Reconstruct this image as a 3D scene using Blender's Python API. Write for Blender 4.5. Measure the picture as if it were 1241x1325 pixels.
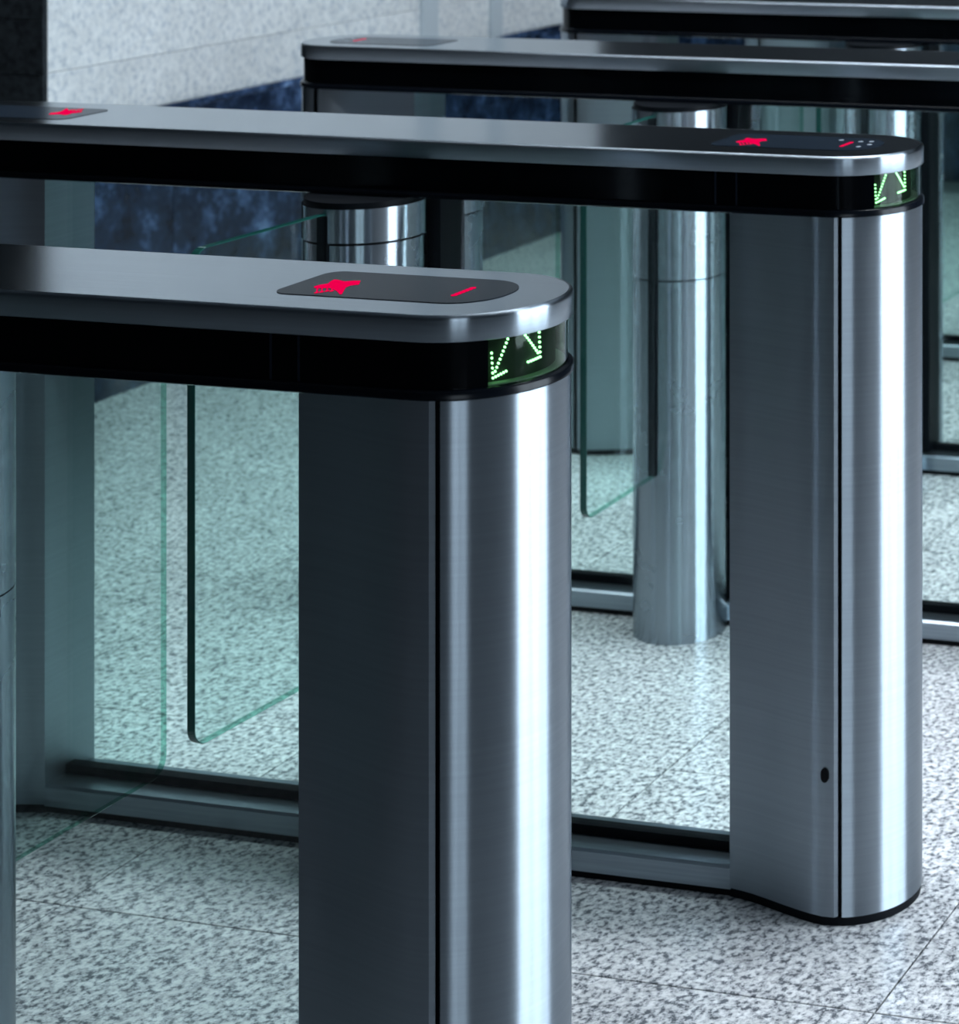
import bpy, math, random
from mathutils import Vector

random.seed(7)
for o in list(bpy.data.objects):
    bpy.data.objects.remove(o, do_unlink=True)
scene = bpy.context.scene
C = scene.collection
PI = math.pi

# ------------------------------------------------------------------ camera
# the frame is the lower left part of a level wide view: focal length and
# principal point in pixels of the 1241 x 1325 frame
IMW, IMH = 1241.0, 1325.0
FPX, PCX, PCY, YAW = 3062.63, 1633.23, -305.14, 0.2374
cam_data = bpy.data.cameras.new('camera')
cam_data.sensor_fit = 'HORIZONTAL'
cam_data.sensor_width = 36.0
cam_data.lens = FPX * 36.0 / IMW
cam_data.shift_x = -(PCX - IMW / 2) / IMW
cam_data.shift_y = -(IMH / 2 - PCY) / IMW
cam_data.clip_start = 0.05
cam_data.dof.use_dof = True
cam_data.dof.focus_distance = 2.5
cam_data.dof.aperture_fstop = 12.0
cam = bpy.data.objects.new('camera', cam_data)
C.objects.link(cam)
cam.location = (1.280, -2.039, 1.510)
cam.rotation_euler = (PI / 2, 0, YAW)
scene.camera = cam

# ------------------------------------------------------------------ light
scene.view_settings.view_transform = 'Standard'
scene.view_settings.look = 'None'
scene.view_settings.exposure = 0.0
scene.view_settings.gamma = 1.0
scene.view_settings.use_curve_mapping = False

world = bpy.data.worlds.new('world')
scene.world = world
world.use_nodes = True
bg = world.node_tree.nodes['Background']
bg.inputs['Color'].default_value = (0.55, 0.75, 1.0, 1)
bg.inputs['Strength'].default_value = 0.3


def area_light(name, loc, rot, sx, sy, power, color):
    d = bpy.data.lights.new(name, 'AREA')
    d.shape = 'RECTANGLE'
    d.size, d.size_y = sx, sy
    d.energy = power
    d.color = color
    o = bpy.data.objects.new(name, d)
    C.objects.link(o)
    o.location = loc
    o.rotation_euler = rot
    return o


DAY = (0.80, 0.905, 1.0)
# daylight behind the glazing of the right wall and of the entrance behind the camera
area_light('window_right_offscreen', (3.75, 1.2, 1.55), (0, PI / 2, 0), 2.9, 3.0, 320, DAY)
area_light('window_entrance_offscreen', (2.05, -5.35, 1.3), (PI / 2, 0, 0), 1.9, 2.4, 55, DAY)


# ------------------------------------------------------------------ materials
def new_mat(name):
    m = bpy.data.materials.new(name)
    m.use_nodes = True
    nt = m.node_tree
    return m, nt, nt.nodes['Principled BSDF']


def N(nt, kind, **kw):
    n = nt.nodes.new(kind)
    for k, v in kw.items():
        if k in n.inputs:
            n.inputs[k].default_value = v
        else:
            setattr(n, k, v)
    return n


def ramp(nt, stops, interp='LINEAR'):
    r = nt.nodes.new('ShaderNodeValToRGB')
    r.color_ramp.interpolation = interp
    el = r.color_ramp.elements
    while len(el) < len(stops):
        el.new(0.5)
    for e, (p, c) in zip(el, stops):
        e.position = p
        e.color = (c[0], c[1], c[2], 1) if hasattr(c, '__len__') else (c, c, c, 1)
    return r


def plain(name, col, rough=0.5, metal=0.0, spec=0.5, emit=None, strength=0.0):
    m, nt, p = new_mat(name)
    p.inputs['Base Color'].default_value = (*col, 1)
    p.inputs['Roughness'].default_value = rough
    p.inputs['Metallic'].default_value = metal
    p.inputs['Specular IOR Level'].default_value = spec
    if emit:
        p.inputs['Emission Color'].default_value = (*emit, 1)
        p.inputs['Emission Strength'].default_value = strength
    return m


def steel(name, col, rough, aniso, tangent, grain=(3, 3, 260), amount=0.10):
    m, nt, p = new_mat(name)
    L = nt.links
    p.inputs['Metallic'].default_value = 1.0
    tc = N(nt, 'ShaderNodeTexCoord')
    mp = N(nt, 'ShaderNodeMapping')
    mp.inputs['Scale'].default_value = grain
    L.new(tc.outputs['Object'], mp.inputs['Vector'])
    nz = N(nt, 'ShaderNodeTexNoise', Scale=1.0, Detail=3.0)
    L.new(mp.outputs[0], nz.inputs['Vector'])
    r = ramp(nt, [(0.3, [c * (1 - amount) for c in col]), (0.7, [min(1, c * (1 + amount)) for c in col])])
    L.new(nz.outputs['Fac'], r.inputs[0])
    # cloudy handling marks
    n2 = N(nt, 'ShaderNodeTexNoise', Scale=9.0, Detail=4.0)
    L.new(tc.outputs['Object'], n2.inputs['Vector'])
    rr = N(nt, 'ShaderNodeMapRange')
    rr.inputs[1].default_value, rr.inputs[2].default_value = 0.3, 0.7
    rr.inputs[3].default_value, rr.inputs[4].default_value = rough * 0.97, rough * 1.03
    L.new(n2.outputs['Fac'], rr.inputs[0])
    L.new(rr.outputs[0], p.inputs['Roughness'])
    L.new(r.outputs[0], p.inputs['Base Color'])
    if aniso:
        p.inputs['Anisotropic'].default_value = aniso
        v = N(nt, 'ShaderNodeCombineXYZ')
        v.inputs[0].default_value, v.inputs[1].default_value, v.inputs[2].default_value = tangent
        L.new(v.outputs[0], p.inputs['Tangent'])
    return m


def glass(name, tint, fres=0.03, gloss=(1, 1, 1)):
    m, nt, p = new_mat(name)
    L = nt.links
    nt.nodes.remove(p)
    out = nt.nodes['Material Output']
    tr = N(nt, 'ShaderNodeBsdfTransparent')
    tr.inputs[0].default_value = (*tint, 1)
    gl = N(nt, 'ShaderNodeBsdfGlossy')
    gl.inputs['Color'].default_value = (*gloss, 1)
    gl.inputs['Roughness'].default_value = 0.02
    lw = N(nt, 'ShaderNodeLayerWeight', Blend=0.5)
    pw = N(nt, 'ShaderNodeMath', operation='POWER')
    L.new(lw.outputs['Facing'], pw.inputs[0])
    pw.inputs[1].default_value = 5.0
    fr = N(nt, 'ShaderNodeMath', operation='MULTIPLY_ADD')
    L.new(pw.outputs[0], fr.inputs[0])
    fr.inputs[1].default_value = 0.9
    fr.inputs[2].default_value = fres
    mx = N(nt, 'ShaderNodeMixShader')
    L.new(fr.outputs[0], mx.inputs[0])
    L.new(tr.outputs[0], mx.inputs[1])
    L.new(gl.outputs[0], mx.inputs[2])
    L.new(mx.outputs[0], out.inputs['Surface'])
    return m


def glass_rim(name):
    # the cut edge of a pane: dark green from outside, clear pale green seen from within the pane
    m, nt, p = new_mat(name)
    L = nt.links
    p.inputs['Base Color'].default_value = (0.006, 0.050, 0.042, 1)
    p.inputs['Roughness'].default_value = 0.12
    tr = N(nt, 'ShaderNodeBsdfTransparent')
    tr.inputs[0].default_value = (0.36, 0.68, 0.58, 1)
    ge = N(nt, 'ShaderNodeNewGeometry')
    mx = N(nt, 'ShaderNodeMixShader')
    L.new(ge.outputs['Backfacing'], mx.inputs[0])
    L.new(p.outputs[0], mx.inputs[1])
    L.new(tr.outputs[0], mx.inputs[2])
    L.new(mx.outputs[0], nt.nodes['Material Output'].inputs['Surface'])
    return m


def granite(name, light, mid, dark, scale, rough, spec=0.5, dark_at=0.36, cloud=0.12, use_random=True, cell=0.62, stretch=1.0):
    m, nt, p = new_mat(name)
    L = nt.links
    tc = N(nt, 'ShaderNodeTexCoord')
    vec = tc.outputs['Object']
    if use_random:
        oi = N(nt, 'ShaderNodeObjectInfo')
        sc = N(nt, 'ShaderNodeVectorMath', operation='SCALE')
        L.new(oi.outputs['Random'], sc.inputs[0])
        sc.inputs['Scale'].default_value = 37.0
        ad = N(nt, 'ShaderNodeVectorMath', operation='ADD')
        L.new(vec, ad.inputs[0])
        L.new(sc.outputs[0], ad.inputs[1])
        vec = ad.outputs[0]
    st = N(nt, 'ShaderNodeMapping')
    st.inputs['Scale'].default_value = (1, stretch, 1)
    L.new(vec, st.inputs['Vector'])
    vec = st.outputs[0]
    n1 = N(nt, 'ShaderNodeTexNoise', Scale=scale, Detail=3.0, Roughness=0.62)
    L.new(vec, n1.inputs['Vector'])
    r1 = ramp(nt, [(dark_at - 0.06, dark), (dark_at + 0.04, mid), (dark_at + 0.16, light), (0.8, [min(1, c * 1.12) for c in light])])
    L.new(n1.outputs['Fac'], r1.inputs[0])
    vo = N(nt, 'ShaderNodeTexVoronoi', Scale=scale * 0.75)
    L.new(vec, vo.inputs['Vector'])
    r2 = ramp(nt, [(0.0, cell), (0.35, 0.4 + 0.6 * cell + 0.13 * (1 - cell)), (1.0, 1.05)])
    L.new(vo.outputs['Color'], r2.inputs[0])
    mx = N(nt, 'ShaderNodeMix', data_type='RGBA', blend_type='MULTIPLY')
    mx.inputs[0].default_value = 1.0
    L.new(r1.outputs[0], mx.inputs[6])
    L.new(r2.outputs[0], mx.inputs[7])
    n3 = N(nt, 'ShaderNodeTexNoise', Scale=3.5, Detail=3.0)
    L.new(vec, n3.inputs['Vector'])
    r3 = ramp(nt, [(0.3, 1 - cloud), (0.7, 1.0)])
    L.new(n3.outputs['Fac'], r3.inputs[0])
    mx2 = N(nt, 'ShaderNodeMix', data_type='RGBA', blend_type='MULTIPLY')
    mx2.inputs[0].default_value = 1.0
    L.new(mx.outputs[2], mx2.inputs[6])
    L.new(r3.outputs[0], mx2.inputs[7])
    L.new(mx2.outputs[2], p.inputs['Base Color'])
    p.inputs['Roughness'].default_value = rough
    p.inputs['Specular IOR Level'].default_value = spec
    return m


def blue_marble(name):
    m, nt, p = new_mat(name)
    L = nt.links
    tc = N(nt, 'ShaderNodeTexCoord')
    oi = N(nt, 'ShaderNodeObjectInfo')
    sc = N(nt, 'ShaderNodeVectorMath', operation='SCALE')
    L.new(oi.outputs['Random'], sc.inputs[0])
    sc.inputs['Scale'].default_value = 23.0
    ad = N(nt, 'ShaderNodeVectorMath', operation='ADD')
    L.new(tc.outputs['Object'], ad.inputs[0])
    L.new(sc.outputs[0], ad.inputs[1])
    n1 = N(nt, 'ShaderNodeTexNoise', Scale=7.0, Detail=9.0, Roughness=0.76, Distortion=0.1)
    L.new(ad.outputs[0], n1.inputs['Vector'])
    r = ramp(nt, [(0.38, (0.004, 0.008, 0.019)), (0.51, (0.013, 0.027, 0.060)), (0.60, (0.055, 0.10, 0.20)), (0.72, (0.22, 0.34, 0.56))])
    L.new(n1.outputs['Fac'], r.inputs[0])
    L.new(r.outputs[0], p.inputs['Base Color'])
    p.inputs['Roughness'].default_value = 0.22
    p.inputs['Specular IOR Level'].default_value = 0.3
    return m


STEEL_COL = (0.33, 0.375, 0.42)
M = {
    'steel_v': steel('brushed_steel_upright', STEEL_COL, 0.33, 1.0, (0, 0, 1), amount=0.035),
    'steel_body': steel('brushed_steel_body', STEEL_COL, 0.33, 0.95, (0, 0, 1), amount=0.04),
    'steel_drum': steel('brushed_steel_drum', STEEL_COL, 0.27, 1.0, (0, 0, 1), amount=0.0),
    'steel_top': steel('brushed_steel_top', STEEL_COL, 0.15, 0.5, (0, 1, 0), grain=(4, 240, 4), amount=0.07),
    'steel_edge': steel('brushed_steel_edge', STEEL_COL, 0.3, 1.0, (0, 0, 1), amount=0.04),
    'steel_rail': steel('brushed_steel_rail', STEEL_COL, 0.30, 0.0, (0, 0, 1), grain=(4, 200, 200)),
    'black_gloss': plain('black_gloss_band', (0.001, 0.0014, 0.002), 0.10, 0, 0.08),
    'black_matte': plain('black_rubber', (0.003, 0.004, 0.0055), 0.45, 0, 0.08),
    'black_ring': plain('black_trim_plastic', (0.002, 0.003, 0.005), 0.22, 0, 0.18),
    'panel': plain('smoked_display_panel', (0.010, 0.015, 0.022), 0.14, 0, 0.14),
    'glass': glass('green_tinted_glass', (0.90, 0.966, 0.953), 0.022),
    'glass_edge': glass_rim('green_glass_edge'),
    'smoke': glass('smoked_display_glass', (0.62, 0.72, 0.63), 0.008),
    'pcb': plain('dark_circuit_board', (0.020, 0.022, 0.021), 0.6, 0, 0.2),
    'ledge': plain('grey_display_ledge', (0.30, 0.31, 0.31), 0.3, 0, 0.3),
    'led_green': plain('green_led', (0.02, 0.4, 0.04), 0.4, 0, 0.2, (0.40, 1.0, 0.45), 6.5),
    'led_red': plain('red_led_sign', (0.0, 0.0, 0.0), 0.9, 0, 0.0, (1.0, 0.0, 0.085), 0.85),
    'seam_line': plain('band_joint_line', (0.006, 0.009, 0.016), 0.3, 0, 0.15),
    'mark': plain('grey_key_print', (0.22, 0.25, 0.28), 0.5),
    'hole': plain('lock_hole_black', (0.002, 0.002, 0.003), 0.6, 0, 0.1),
    'tile': granite('speckled_granite_tile', (0.66, 0.665, 0.67), (0.43, 0.44, 0.455), (0.12, 0.13, 0.145), 122, 0.20, 0.5, 0.435, 0.16, True, 0.70, 0.85),
    'grout': plain('dark_grout', (0.07, 0.08, 0.085), 0.8),
    'pale_stone': granite('pale_granite_cladding', (0.80, 0.82, 0.82), (0.70, 0.73, 0.75), (0.52, 0.57, 0.62), 60, 0.35, 0.4, 0.40, 0.12, True, 0.93),
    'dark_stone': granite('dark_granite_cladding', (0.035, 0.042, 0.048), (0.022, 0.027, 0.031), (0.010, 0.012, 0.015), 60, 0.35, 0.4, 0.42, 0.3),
    'marble': blue_marble('dark_blue_marble'),
    'mid_grey': plain('mid_grey_finish', (0.50, 0.56, 0.60), 0.5, 0.0),
    'plaster_dark': plain('dark_plaster', (0.025, 0.030, 0.036), 0.7),
    'plaster_ceil': plain('grey_ceiling', (0.12, 0.135, 0.15), 0.8),
    'frame': plain('dark_window_frame', (0.03, 0.035, 0.04), 0.4, 0.5),
    'pane': glass('window_pane', (0.95, 0.97, 0.98), 0.02),
    'lamp': plain('white_lamp_diffuser', (0.8, 0.8, 0.8), 0.5),
}

M['panel'].node_tree.nodes['Principled BSDF'].inputs['IOR'].default_value = 1.18


# ------------------------------------------------------------------ mesh helpers
def mesh_obj(name, verts, faces, mats, parent=None, fm=None, smooth=True, angle=35):
    me = bpy.data.meshes.new(name)
    me.from_pydata([tuple(v) for v in verts], [], faces)
    for m in (mats if isinstance(mats, (list, tuple)) else [mats]):
        me.materials.append(M[m])
    if fm:
        me.polygons.foreach_set('material_index', fm)
    if smooth:
        me.polygons.foreach_set('use_smooth', [True] * len(me.polygons))
        me.set_sharp_from_angle(angle=math.radians(angle))
    me.update()
    o = bpy.data.objects.new(name, me)
    C.objects.link(o)
    if parent is not None:
        o.parent = parent
    return o


def loft(rings, cap0=True, cap1=True):
    """rings: list of equal-length closed loops of 3D points (counter-clockwise seen from +z, going up)"""
    v, f = [], []
    n = len(rings[0])
    for r in rings:
        v += r
    for k in range(len(rings) - 1):
        for i in range(n):
            j = (i + 1) % n
            f.append((k * n + i, k * n + j, (k + 1) * n + j, (k + 1) * n + i))
    if cap0:
        f.append(tuple(reversed(range(n))))
    if cap1:
        f.append(tuple(range((len(rings) - 1) * n, len(rings) * n)))
    return v, f


def box_vf(x0, x1, y0, y1, z0, z1, b=0.0):
    if b <= 0:
        ring = lambda z: [(x0, y0, z), (x1, y0, z), (x1, y1, z), (x0, y1, z)]
        return loft([ring(z0), ring(z1)])
    ring = lambda z, d: [(x0 + d, y0 + d, z), (x1 - d, y0 + d, z), (x1 - d, y1 - d, z), (x0 + d, y1 - d, z)]
    return loft([ring(z0, b), ring(z0 + b, 0), ring(z1 - b, 0), ring(z1, b)])


def join(*vfs):
    v, f = [], []
    for a, b in vfs:
        o = len(v)
        v += list(a)
        f += [tuple(i + o for i in t) for t in b]
    return v, f


def box(name, x0, x1, y0, y1, z0, z1, mat, parent=None, b=0.0):
    v, f = box_vf(x0, x1, y0, y1, z0, z1, b)
    return mesh_obj(name, v, f, mat, parent, smooth=False)


def circle(cx, cy, r, z, n=64):
    return [(cx + r * math.cos(2 * PI * i / n), cy + r * math.sin(2 * PI * i / n), z) for i in range(n)]


def stadium(L, R, z, n=40, nl=10):
    """right end centred on x=0, left end on x=-L"""
    p = []
    for i in range(n + 1):
        t = -PI / 2 + PI * i / n
        p.append((R * math.cos(t), R * math.sin(t), z))
    for i in range(n + 1):
        t = PI / 2 + PI * i / n
        p.append((-L + R * math.cos(t), R * math.sin(t), z))
    return p


def tag(o, label, cat, group=None):
    o['label'] = label
    o['category'] = cat
    if group:
        o['group'] = group
    return o


def structure(o):
    o['kind'] = 'structure'
    return o


# ------------------------------------------------------------------ room shell
XW, XR, YF, YB, ZC = -2.72, 3.4, -5.0, 6.05, 3.3   # pale wall, window wall, wall behind the camera, end wall, ceiling
YP = 2.59                                            # corner of the dark pier
XS = -4.5

floor = structure(box('floor', XS, XR, YF, YB, -0.12, -0.004, 'grout'))
# stone floor tiles
TX, TY, GX, GY = 0.5765, 0.5735, 0.151, 0.633
v, f = box_vf(-TX / 2 + 0.0012, TX / 2 - 0.0012, -TY / 2 + 0.0012, TY / 2 - 0.0012, -0.02, 0.0, 0.0008)
tile0 = None
i0 = math.floor((XS - GX) / TX) + 1
i1 = math.floor((XR - GX) / TX)
j0 = math.floor((YF + 1.2 - GY) / TY) + 1
j1 = math.floor((YB - GY) / TY)
for i in range(i0, i1):
    for j in range(j0, j1):
        x, y = GX + (i + 0.5) * TX, GY + (j + 0.5) * TY
        if x < XW and y > YP:
            continue
        if tile0 is None:
            t = tile0 = mesh_obj('tile', v, f, 'tile', floor, smooth=False)
        else:
            t = tile0.copy()
            C.objects.link(t)
            t.parent = floor
        t.location = (x, y, 0)

ceiling = structure(box('ceiling', XS, XR, YF, YB, ZC, ZC + 0.12, 'plaster_ceil'))

# pale wall along the left, with the dark blue marble dado
wall_left = structure(box('wall_left', XW - 0.25, XW - 0.03, YP + 0.02, YB, 0, ZC, 'pale_stone'))
DADO = 0.667
ys = [YP + 0.0105, 3.32, 4.06, 4.80, 5.10]
zs = [DADO + 0.004, 0.798, 1.372, 1.946, 2.52, ZC]
for a, b in zip(ys[:-1], ys[1:]):
    for c, d in zip(zs[:-1], zs[1:]):
        box('panel', XW - 0.035, XW, a + 0.0006, b - 0.0006, c + 0.0006, d - 0.0006, 'pale_stone', wall_left, 0.0006)
for c, d in zip(zs[:-1], zs[1:]):
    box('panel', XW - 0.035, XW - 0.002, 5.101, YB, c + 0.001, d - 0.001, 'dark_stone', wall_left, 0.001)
for a, b in zip([YP + 0.0105, 3.02, 3.86, 4.70, 5.54], [3.02, 3.86, 4.70, 5.54, YB]):
    box('dado_panel', XW - 0.035, XW + 0.004, a + 0.001, b - 0.001, 0, DADO - 0.012, 'marble', wall_left, 0.001)
box('dado_cap', XW - 0.035, XW + 0.012, YP + 0.012, YB, DADO - 0.012, DADO + 0.004, 'marble', wall_left, 0.002)
# two slim upright strips of even grey, darker than the pale wall
structure(box('grey_strip_1', XW - 0.01, XW + 0.010, 4.075, 4.155, DADO + 0.004, ZC, 'mid_grey', None, 0.002))
structure(box('grey_strip_2', XW - 0.01, XW + 0.010, 4.44, 4.50, DADO + 0.004, ZC, 'mid_grey', None, 0.002))

# dark stone pier facing the gates
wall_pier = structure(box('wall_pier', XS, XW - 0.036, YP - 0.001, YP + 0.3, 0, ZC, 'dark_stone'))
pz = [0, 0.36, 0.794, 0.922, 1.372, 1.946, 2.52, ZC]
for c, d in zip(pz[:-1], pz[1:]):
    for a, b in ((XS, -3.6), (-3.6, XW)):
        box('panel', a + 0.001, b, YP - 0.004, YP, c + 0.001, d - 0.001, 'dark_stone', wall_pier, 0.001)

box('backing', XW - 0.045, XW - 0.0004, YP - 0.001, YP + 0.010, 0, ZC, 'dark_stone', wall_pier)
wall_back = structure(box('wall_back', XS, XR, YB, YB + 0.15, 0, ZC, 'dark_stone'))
for k in range(7):
    box('dado_panel', -2.71 + k * 0.86, -2.71 + (k + 1) * 0.86 - 0.002, YB - 0.03, YB, 0, DADO, 'marble', wall_back, 0.001)
structure(box('wall_side', XS - 0.15, XS, YF, YP + 0.3, 0, ZC, 'plaster_dark'))

# glazed right wall
WY0, WY1 = -0.3, 2.7
wr = structure(box('wall_right', XR, XR + 0.15, YF, WY0, 0, ZC, 'plaster_dark'))
box('wall_section', XR, XR + 0.15, WY1, YB, 0, ZC, 'plaster_dark', wr)
box('lintel', XR, XR + 0.15, WY0, WY1, 2.95, ZC, 'plaster_dark', wr)
box('sill', XR, XR + 0.15, WY0, WY1, 0, 0.10, 'plaster_dark', wr)
wy = [WY0 + k * (WY1 - WY0) / 3 for k in range(4)]
for k in range(3):
    w = structure(box('window_%d' % (k + 1), XR + 0.07, XR + 0.078, wy[k] + 0.03, wy[k + 1] - 0.03, 0.10, 2.95, 'pane'))
    v, f = join(box_vf(XR + 0.03, XR + 0.12, wy[k], wy[k] + 0.04, 0.10, 2.95), box_vf(XR + 0.03, XR + 0.12, wy[k + 1] - 0.04, wy[k + 1], 0.10, 2.95))
    mesh_obj('window_frame', v, f, 'frame', w, smooth=False)

# wall behind the camera, with the glazed entrance
wf = structure(box('wall_front', XS, 1.1, YF - 0.15, YF, 0, ZC, 'plaster_dark'))
box('wall_section', 3.0, XR, YF - 0.15, YF, 0, ZC, 'plaster_dark', wf)
box('lintel', 1.1, 3.0, YF - 0.15, YF, 2.5, ZC, 'plaster_dark', wf)
for k in range(2):
    a = 1.1 + k * 0.95
    d = structure(box('door_%d' % (k + 1), a + 0.05, a + 0.90, YF - 0.08, YF - 0.07, 0.06, 2.46, 'pane'))
    v, f = join(box_vf(a, a + 0.06, YF - 0.11, YF - 0.04, 0, 2.5), box_vf(a + 0.89, a + 0.95, YF - 0.11, YF - 0.04, 0, 2.5),
                box_vf(a + 0.06, a + 0.89, YF - 0.11, YF - 0.04, 2.44, 2.5), box_vf(a + 0.06, a + 0.89, YF - 0.11, YF - 0.04, 0.0, 0.08))
    mesh_obj('door_frame', v, f, 'frame', d, smooth=False)

# ------------------------------------------------------------------ turnstiles
LEN = 1.377       # between the centres of the two round ends
R_TOP = 0.0966
Z_TOP, Z_PLATE, Z_BAND, Z_RING = 1.0, 0.975, 0.9305, 0.9205
R_BAND, R_RING, R_PED = 0.0915, 0.0972, 0.0945
DA, DB, R_DRUM = (-0.680, -0.082), (-0.699, 0.087), 0.080
WIN0, WIN1 = math.radians(-47.5), math.radians(70)


def mirror(p):
    return (-LEN - p[0], -p[1]) + tuple(p[2:])


def oriented(points, flip):
    """turn plan points by half a turn to the other end of the cabinet"""
    return [mirror(p) for p in points] if flip else list(points)


# half profile of the flared pedestal
FLARE = [(-0.152, 0.050), (-0.135, 0.0530), (-0.115, 0.0580), (-0.09, 0.0665), (-0.065, 0.0755), (-0.04, 0.0838), (-0.018, 0.0902), (0.0, 0.0937)]


def pedestal(root, flip):
    bevel = 0.004
    us = 0.0205
    half = FLARE + [(us - bevel, R_PED * 0.986)]
    end_half = (us, R_PED * 0.986 - bevel)
    plan = [(u, -w) for u, w in half] + [(end_half[0], -end_half[1]), (end_half[0], end_half[1])] + [(u, w) for u, w in reversed(half)]
    z0, z1 = 0.012, Z_RING
    P = oriented(plan, flip)
    v, f = loft([[(x, y, z0) for x, y in P], [(x, y, z1) for x, y in P]])
    ped = mesh_obj('pedestal', v, f, 'steel_body', root, angle=28)
    # rounded end cover beyond the seam
    a0 = math.acos(0.0265 / R_PED)
    n = 48
    arc = [(R_PED * math.cos(-a0 + 2 * a0 * i / n), R_PED * math.sin(-a0 + 2 * a0 * i / n)) for i in range(n + 1)]
    P = oriented(arc, flip)
    v, f = loft([[(x, y, z0) for x, y in P], [(x, y, z1) for x, y in P]])
    mesh_obj('end_cover', v, f, 'steel_v', ped, angle=28)
    # dark joint between body and cover
    P = oriented([(0.018, -0.083), (0.029, -0.083), (0.029, 0.083), (0.018, 0.083)], flip)
    v, f = loft([[(x, y, z0) for x, y in P], [(x, y, z1) for x, y in P]])
    mesh_obj('seam', v, f, 'black_matte', ped, smooth=False)
    # black plinth
    arc2 = [(0.0925 * math.cos(-a0 + 2 * a0 * i / n), 0.0925 * math.sin(-a0 + 2 * a0 * i / n)) for i in range(n + 1)]
    low = [(u, -w + 0.001) for u, w in FLARE] + arc2 + [(u, w - 0.001) for u, w in reversed(FLARE)]
    P = oriented(low, flip)
    v, f = loft([[(x, y, 0.0) for x, y in P], [(x, y, 0.0125) for x, y in P]])
    mesh_obj('plinth', v, f, 'black_matte', ped, angle=28)
    # key hole on the lane side
    cxx, czz, ww = 0.004, 0.196, -0.0945
    ring = []
    for dy in (0.004, -0.0006):
        ring.append([(cxx + 0.0055 * math.cos(t), ww + dy, czz + 0.0095 * math.copysign(abs(math.sin(t)) ** 0.8, math.sin(t)))
                     for t in [2 * PI * i / 20 for i in range(20)]])
    ring = [oriented(r, flip) for r in ring]
    v, f = loft(ring)
    mesh_obj('lock_hole', v, f, 'hole', ped)
    return ped


def display_panel(root, flip, marks, figure=True):
    # smoked panel let into the top plate
    r1, r2 = 0.018, 0.047
    x0, x1, y0, y1 = -0.188, 0.040, -0.046, 0.056
    pts = []
    for cx_, cy_, r, t0 in ((x0 + r1, y0 + r1, r1, PI), (x1 - r2, y0 + r2, r2, 1.5 * PI), (x1 - r2, y1 - r2, r2, 0), (x0 + r1, y1 - r1, r1, PI / 2)):
        for i in range(13):
            t = t0 + PI / 2 * i / 12
            pts.append((cx_ + r * math.cos(t), cy_ + r * math.sin(t)))
    P = oriented(pts, flip)
    v, f = loft([[(x, y, Z_TOP - 0.002) for x, y in P], [(x, y, Z_TOP + 0.0006) for x, y in P]])
    pan = mesh_obj('display_panel', v, f, 'panel', root, smooth=False)
    # glowing red figure
    fig = [(-0.161, -0.0136), (-0.16, -0.0062), (-0.1557, 0.0005), (-0.1597, 0.0111), (-0.161, 0.018), (-0.156, 0.0177), (-0.1457, 0.013),
           (-0.1388, 0.0181), (-0.1325, 0.0196), (-0.1244, 0.0053), (-0.1296, -0.0003), (-0.1292, -0.0087), (-0.1227, -0.0211),
           (-0.1148, -0.0358), (-0.1161, -0.0375), (-0.1266, -0.0262), (-0.1388, -0.0166), (-0.1441, -0.0151), (-0.1515, -0.0183), (-0.1573, -0.0183)]
    fig.reverse()
    area = sum(fig[i][0] * fig[(i + 1) % len(fig)][1] - fig[(i + 1) % len(fig)][0] * fig[i][1] for i in range(len(fig)))
    if area < 0:
        fig.reverse()
    zt = Z_TOP + 0.0006

    def slab(plan):
        Q = oriented(plan, flip)
        return loft([[(x, y, zt - 0.0002) for x, y in Q], [(x, y, zt + 0.0004) for x, y in Q]])

    def strip(a, b, w):
        d = Vector((b[0] - a[0], b[1] - a[1])).normalized()
        n = Vector((-d.y, d.x)) * w / 2
        return [(a[0] - n.x, a[1] - n.y), (b[0] - n.x, b[1] - n.y), (b[0] + n.x, b[1] + n.y), (a[0] + n.x, a[1] + n.y)]
    drips = [((-0.1553, -0.016), (-0.1426, -0.0357)), ((-0.1505, -0.016), (-0.1396, -0.0322)), ((-0.1455, -0.0145), (-0.1371, -0.0274)), ((-0.1394, -0.016), (-0.1327, -0.0263))]
    parts = [slab(fig)] + [slab(strip(a, b, 0.0014)) for a, b in drips]
    parts += [slab([(b[0] + 0.0017 * math.cos(t), b[1] + 0.003 * math.sin(t)) for t in [2 * PI * i / 12 for i in range(12)]]) for a, b in drips]
    v, f = join(*parts)
    if figure:
        o = mesh_obj('hand_sign', v, f, 'led_red', pan, smooth=False)
        o['label'] = 'glowing red figure on the panel'
    # red bar of light points
    v, f = join(*[slab([(-0.0072 + 0.0032 * math.cos(t), y + 0.0042 * math.sin(t)) for t in [2 * PI * i / 12 for i in range(12)]])
                  for y in [-0.014 + 0.0062 * k for k in range(6)]])
    o = mesh_obj('light_bar', v, f, 'led_red', pan, smooth=False)
    if marks:
        for x, y in ((-0.0282, 0.0326), (0.0025, 0.0265), (0.024, 0.006), (0.0163, -0.0133), (0.0168, 0.0300)):
            q = [(x + 0.0032 * math.cos(t), y + 0.0045 * math.sin(t)) for t in [2 * PI * i / 14 for i in range(14)]]
            v, f = slab(q)
            mesh_obj('key_mark', v, f, 'mark', pan, smooth=False)
    return pan


def arc_strip(r0, r1, a0, a1, z0, z1, n=36):
    """closed curved slab about the right end"""
    plan = [(r1 * math.cos(a0 + (a1 - a0) * i / n), r1 * math.sin(a0 + (a1 - a0) * i / n)) for i in range(n + 1)]
    plan += [(r0 * math.cos(a1 + (a0 - a1) * i / n), r0 * math.sin(a1 + (a0 - a1) * i / n)) for i in range(n + 1)]
    return loft([[(x, y, z0) for x, y in plan], [(x, y, z1) for x, y in plan]])


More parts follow.
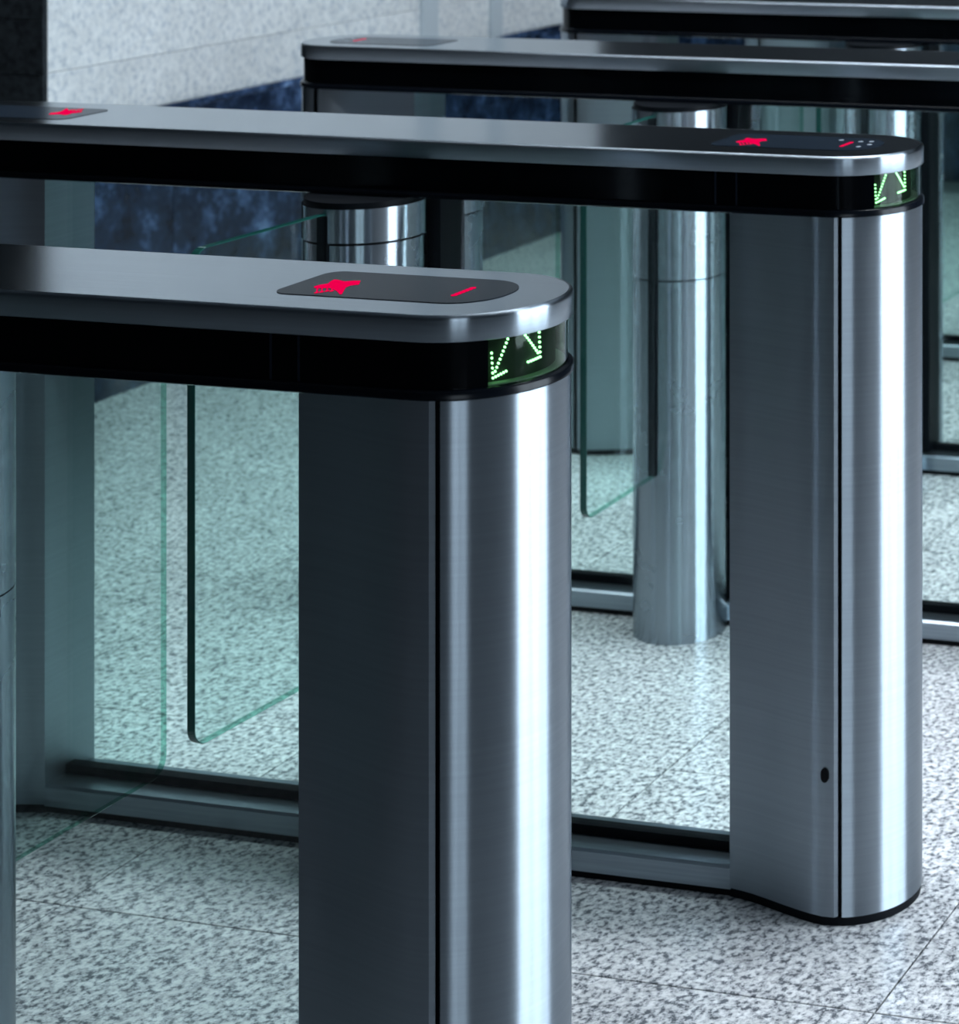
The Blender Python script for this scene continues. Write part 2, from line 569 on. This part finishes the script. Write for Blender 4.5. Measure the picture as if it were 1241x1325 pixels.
def led_dots(points, r):
    vs = []
    for deg, z in points:
        a = math.radians(deg)
        n = Vector((math.cos(a), math.sin(a), 0))
        t = Vector((-math.sin(a), math.cos(a), 0))
        c = n * r + Vector((0, 0, z))
        rings = []
        for k, (rad, off) in enumerate(((0.0011, -0.0012), (0.0011, 0.0004), (0.0006, 0.0010))):
            rings.append([tuple(c + n * off + (t * math.cos(2 * PI * i / 8) + Vector((0, 0, 1.15)) * math.sin(2 * PI * i / 8)) * rad) for i in range(8)])
        vs.append(loft(rings))
    return join(*vs)


def lerp_pts(a, b, n):
    return [(a[0] + (b[0] - a[0]) * i / (n - 1), a[1] + (b[1] - a[1]) * i / (n - 1)) for i in range(n)]


def display(root):
    dw = mesh_obj('display_window', *arc_strip(R_BAND - 0.002, R_BAND, WIN0, WIN1, Z_BAND, Z_PLATE), 'smoke', root)
    mesh_obj('circuit_board', *arc_strip(0.076, 0.0795, WIN0, WIN1, Z_BAND, Z_PLATE), 'pcb', dw)
    mesh_obj('display_ledge', *arc_strip(0.0795, R_BAND - 0.0025, WIN0, WIN1, Z_BAND - 0.001, Z_BAND + 0.0012), 'ledge', dw)
    r = 0.0815
    L = lerp_pts((-32.9, 0.970), (-41.5, 0.9415), 9) + lerp_pts((-43.86, 0.959), (-42.96, 0.9355), 6) + lerp_pts((-42.96, 0.9355), (-34.1, 0.940), 6)[1:]
    Rr = lerp_pts((-19.75, 0.970), (-8.2, 0.9498), 8) + lerp_pts((-6.9, 0.969), (-5.9, 0.9452), 6) + lerp_pts((-17.3, 0.944), (-5.9, 0.9452), 6)[:-1]
    for p in (L, Rr):
        o = mesh_obj('led_arrow', *led_dots(p, r), 'led_green', dw)
        o['label'] = 'arrow of green light points'


def drum(root, c, name='drum'):
    x, y = c
    v, f = loft([circle(x, y, R_DRUM, z) for z in (0.0, 0.6225)])
    d = mesh_obj(name, v, f, 'steel_drum', root)
    v, f = loft([circle(x, y, R_DRUM - 0.004, z) for z in (0.62, 0.918)])
    mesh_obj('drum_core', v, f, 'black_matte', d)
    v, f = loft([circle(x, y, R_DRUM, z) for z in (0.6245, 0.8645)])
    mesh_obj('upper_drum', v, f, 'steel_drum', d)
    v, f = loft([circle(x, y, R_DRUM + 0.002, z) for z in (0.868, 0.9135)])
    mesh_obj('collar', v, f, 'steel_drum', d)
    v, f = loft([circle(x, y, R_DRUM - 0.001, z) for z in (0.9135, Z_RING + 0.001)])
    mesh_obj('drum_cap', v, f, 'black_matte', d)
    return d


def wing(root, p0, p1, z0=0.288, z1=0.907, th=0.010, r=0.022):
    """upright glass leaf from p0 (at the drum) to p1 (free end)"""
    a, b = Vector((*p0, 0)), Vector((*p1, 0))
    d = (b - a)
    ln = d.length
    d.normalize()
    nrm = Vector((-d.y, d.x, 0))
    prof = []
    for cx_, cz_, t0 in ((ln - r, z0 + r, -PI / 2), (ln - r, z1 - r, 0), (0.010, z1 - 0.010, PI / 2), (0.010, z0 + 0.010, PI)):
        rr = r if cx_ > 0.02 else 0.010
        for i in range(9):
            t = t0 + PI / 2 * i / 8
            prof.append((cx_ + rr * math.cos(t), cz_ + rr * math.sin(t)))
    e = 0.0008
    n = len(prof)

    def ring(off, inset):
        cxm, czm = ln / 2, (z0 + z1) / 2
        out = []
        for s, z in prof:
            s2 = s - math.copysign(inset, s - cxm)
            z2 = z - math.copysign(inset, z - czm)
            q = a + d * s2 + nrm * off
            out.append((q.x, q.y, z2))
        return out
    rings = [ring(-th / 2, e), ring(-th / 2 + e, 0), ring(th / 2 - e, 0), ring(th / 2, e)]
    v, f = [], []
    for q in rings:
        v += q
    fm = []
    for k in range(3):
        for i in range(n):
            j = (i + 1) % n
            f.append((k * n + i, (k + 1) * n + i, (k + 1) * n + j, k * n + j))
            fm.append(1)
    f.append(tuple(range(n)))
    f.append(tuple(reversed(range(3 * n, 4 * n))))
    fm += [0, 0]
    return mesh_obj('glass_wing', v, f, ['glass', 'glass_edge'], root, fm, smooth=False)


def glass_panel(root, u0, u1):
    v, f = box_vf(u0, u1, -0.005, 0.005, 0.045, Z_RING)
    fm = []
    for t in f:
        ysum = {round(v[i][1], 4) for i in t}
        fm.append(0 if len(ysum) == 1 else 1)
    g = mesh_obj('glass_panel', v, f, ['glass', 'glass_edge'], root, fm, smooth=False)
    box('gasket', u0, u1, -0.009, 0.009, 0.039, 0.0535, 'black_matte', g)
    return g


def base_rail(root, u0, u1):
    prof = [(-0.050, 0.010), (-0.050, 0.037), (-0.046, 0.0402), (0.046, 0.0402), (0.050, 0.037), (0.050, 0.010)]
    n = len(prof)
    v = [(u0, y, z) for y, z in prof] + [(u1, y, z) for y, z in prof]
    f = [(i, i + n, (i + 1) % n + n, (i + 1) % n) for i in range(n)] + [tuple(range(n)), tuple(reversed(range(n, 2 * n)))]
    f = [tuple(reversed(t)) for t in f]
    r = mesh_obj('base_rail', v, f, 'steel_rail', root, smooth=False)
    box('rail_foot', u0, u1, -0.047, 0.047, 0.0, 0.011, 'black_matte', r)
    return r


def turnstile(k, label, wing_a=(-0.703, -0.408), wing_b=(-0.688, 0.436), marks=False):
    root = bpy.data.objects.new('turnstile', None)
    C.objects.link(root)
    root.location = (0, 0.911 * k, 0)
    tag(root, label, 'turnstile', 'row of glass wing turnstiles')
    # top plate: edge and brushed top in two finishes
    rb = 0.0042
    rings = [stadium(LEN, R_TOP - 0.001, Z_PLATE), stadium(LEN, R_TOP, Z_PLATE + 0.001), stadium(LEN, R_TOP, Z_TOP - rb - 0.0005)]
    rings += [stadium(LEN, R_TOP - rb * (1 - math.cos(t)), Z_TOP - rb * (1 - math.sin(t))) for t in [PI / 2 * i / 5 for i in range(6)]]
    rings += [stadium(LEN, R_TOP - rb - 0.0005, Z_TOP)]
    v, f = loft(rings)
    mesh_obj('top_plate', v, f, ['steel_edge', 'steel_top'], root, [0] * (len(f) - 1) + [1], angle=50)
    display_panel(root, False, marks)
    display_panel(root, True, True, k != 2)
    # black band below the plate, open at the display window
    outer = []
    n = 40
    plan_o, plan_i = [], []
    for rr, dst in ((R_BAND, plan_o), (R_BAND - 0.004, plan_i)):
        for i in range(13):
            t = WIN1 + (PI / 2 - WIN1) * i / 12
            dst.append((rr * math.cos(t), rr * math.sin(t)))
        for i in range(n + 1):
            t = PI / 2 + PI * i / n
            dst.append((-LEN + rr * math.cos(t), rr * math.sin(t)))
        for i in range(13):
            t = -PI / 2 + (WIN0 + PI / 2) * i / 12
            dst.append((rr * math.cos(t), rr * math.sin(t)))
    plan = plan_o + plan_i[::-1]
    v, f = loft([[(x, y, Z_BAND) for x, y in plan], [(x, y, Z_PLATE) for x, y in plan]])
    mesh_obj('band', v, f, 'black_gloss', root)
    for u in (-0.152, -0.122):
        box('band_seam', u - 0.0012, u + 0.0012, -R_BAND - 0.0004, -R_BAND + 0.002, Z_BAND, Z_PLATE, 'seam_line', root)
    v, f = loft([stadium(LEN, 0.0765, Z_BAND), stadium(LEN, 0.0765, Z_PLATE)])
    mesh_obj('beam_core', v, f, 'black_matte', root)
    v, f = loft([stadium(LEN, R_RING - 0.003, Z_RING), stadium(LEN, R_RING, Z_RING + 0.0015), stadium(LEN, R_RING, Z_BAND - 0.002), stadium(LEN, R_RING - 0.002, Z_BAND)])
    mesh_obj('lower_trim', v, f, 'black_ring', root, angle=50)
    display(root)
    pedestal(root, False)
    pedestal(root, True)
    for u0, u1 in ((-0.612, -0.151), (-LEN + 0.151, -0.782)):
        base_rail(root, u0, u1)
        glass_panel(root, u0, u1)
    box('hinge_post', -0.790, -0.598, -0.030, 0.030, 0.0, Z_RING, 'black_matte', root, 0.002)
    drum(root, DA)
    drum(root, DB)
    for u, w0, w1 in ((-0.690, DA[1] - R_DRUM - 0.003, DA[1] - R_DRUM + 0.012), (-0.692, DB[1] + R_DRUM - 0.012, DB[1] + R_DRUM + 0.003)):
        box('wing_clamp', u - 0.0075, u + 0.0075, w0, w1, 0.2895, 0.905, 'black_matte', root, 0.001)
    wing(root, (-0.690, DA[1] - R_DRUM + 0.004), wing_a, th=0.012)
    wing(root, (-0.692, DB[1] + R_DRUM - 0.004), wing_b, th=0.008)
    return root


turnstile(0, 'brushed steel turnstile with lit green arrows, outermost of the row, farthest from the end wall')
turnstile(1, 'second turnstile in from the outermost, key hole low on its rounded steel post', marks=True)
turnstile(2, 'middle turnstile of the row of five, its tall steel drum standing beside the second one', wing_a=(-0.684, -0.405))
turnstile(3, 'fourth turnstile of the row, next to the one nearest the dark end wall', wing_a=(-0.684, -0.405))
turnstile(4, 'last turnstile of the row, standing nearest the dark end wall')

# ------------------------------------------------------------------ ceiling lamps
LAMP_W = 32
for k, y in enumerate((1.06, 1.92, 2.85, 3.80, 4.75)):
    e = bpy.data.objects.new('ceiling_light', None)
    C.objects.link(e)
    e.location = (-0.1, y, ZC)
    which = ('second turnstile in from the outermost', 'middle turnstile', 'gap behind the middle turnstile', 'gap before the last turnstile', 'floor by the dark end wall')[k]
    tag(e, 'long louvred ceiling light above the ' + which, 'ceiling light', 'louvred ceiling lights')
    v, f = join(box_vf(-2.3, 2.3, -0.15, -0.13, -0.06, 0), box_vf(-2.3, 2.3, 0.13, 0.15, -0.06, 0), box_vf(-2.3, -2.28, -0.13, 0.13, -0.06, 0), box_vf(2.28, 2.3, -0.13, 0.13, -0.06, 0))
    mesh_obj('housing', v, f, 'mid_grey', e, smooth=False)
    box('diffuser', -2.28, 2.28, -0.13, 0.13, -0.02, 0.0, 'lamp', e)
    d = area_light('ceiling_tube_offscreen', (0, 0, -0.03), (0, 0, 0), 4.5, 0.24, LAMP_W, (0.85, 0.925, 1.0))
    d.data.spread = math.radians(70)
    d.parent = e
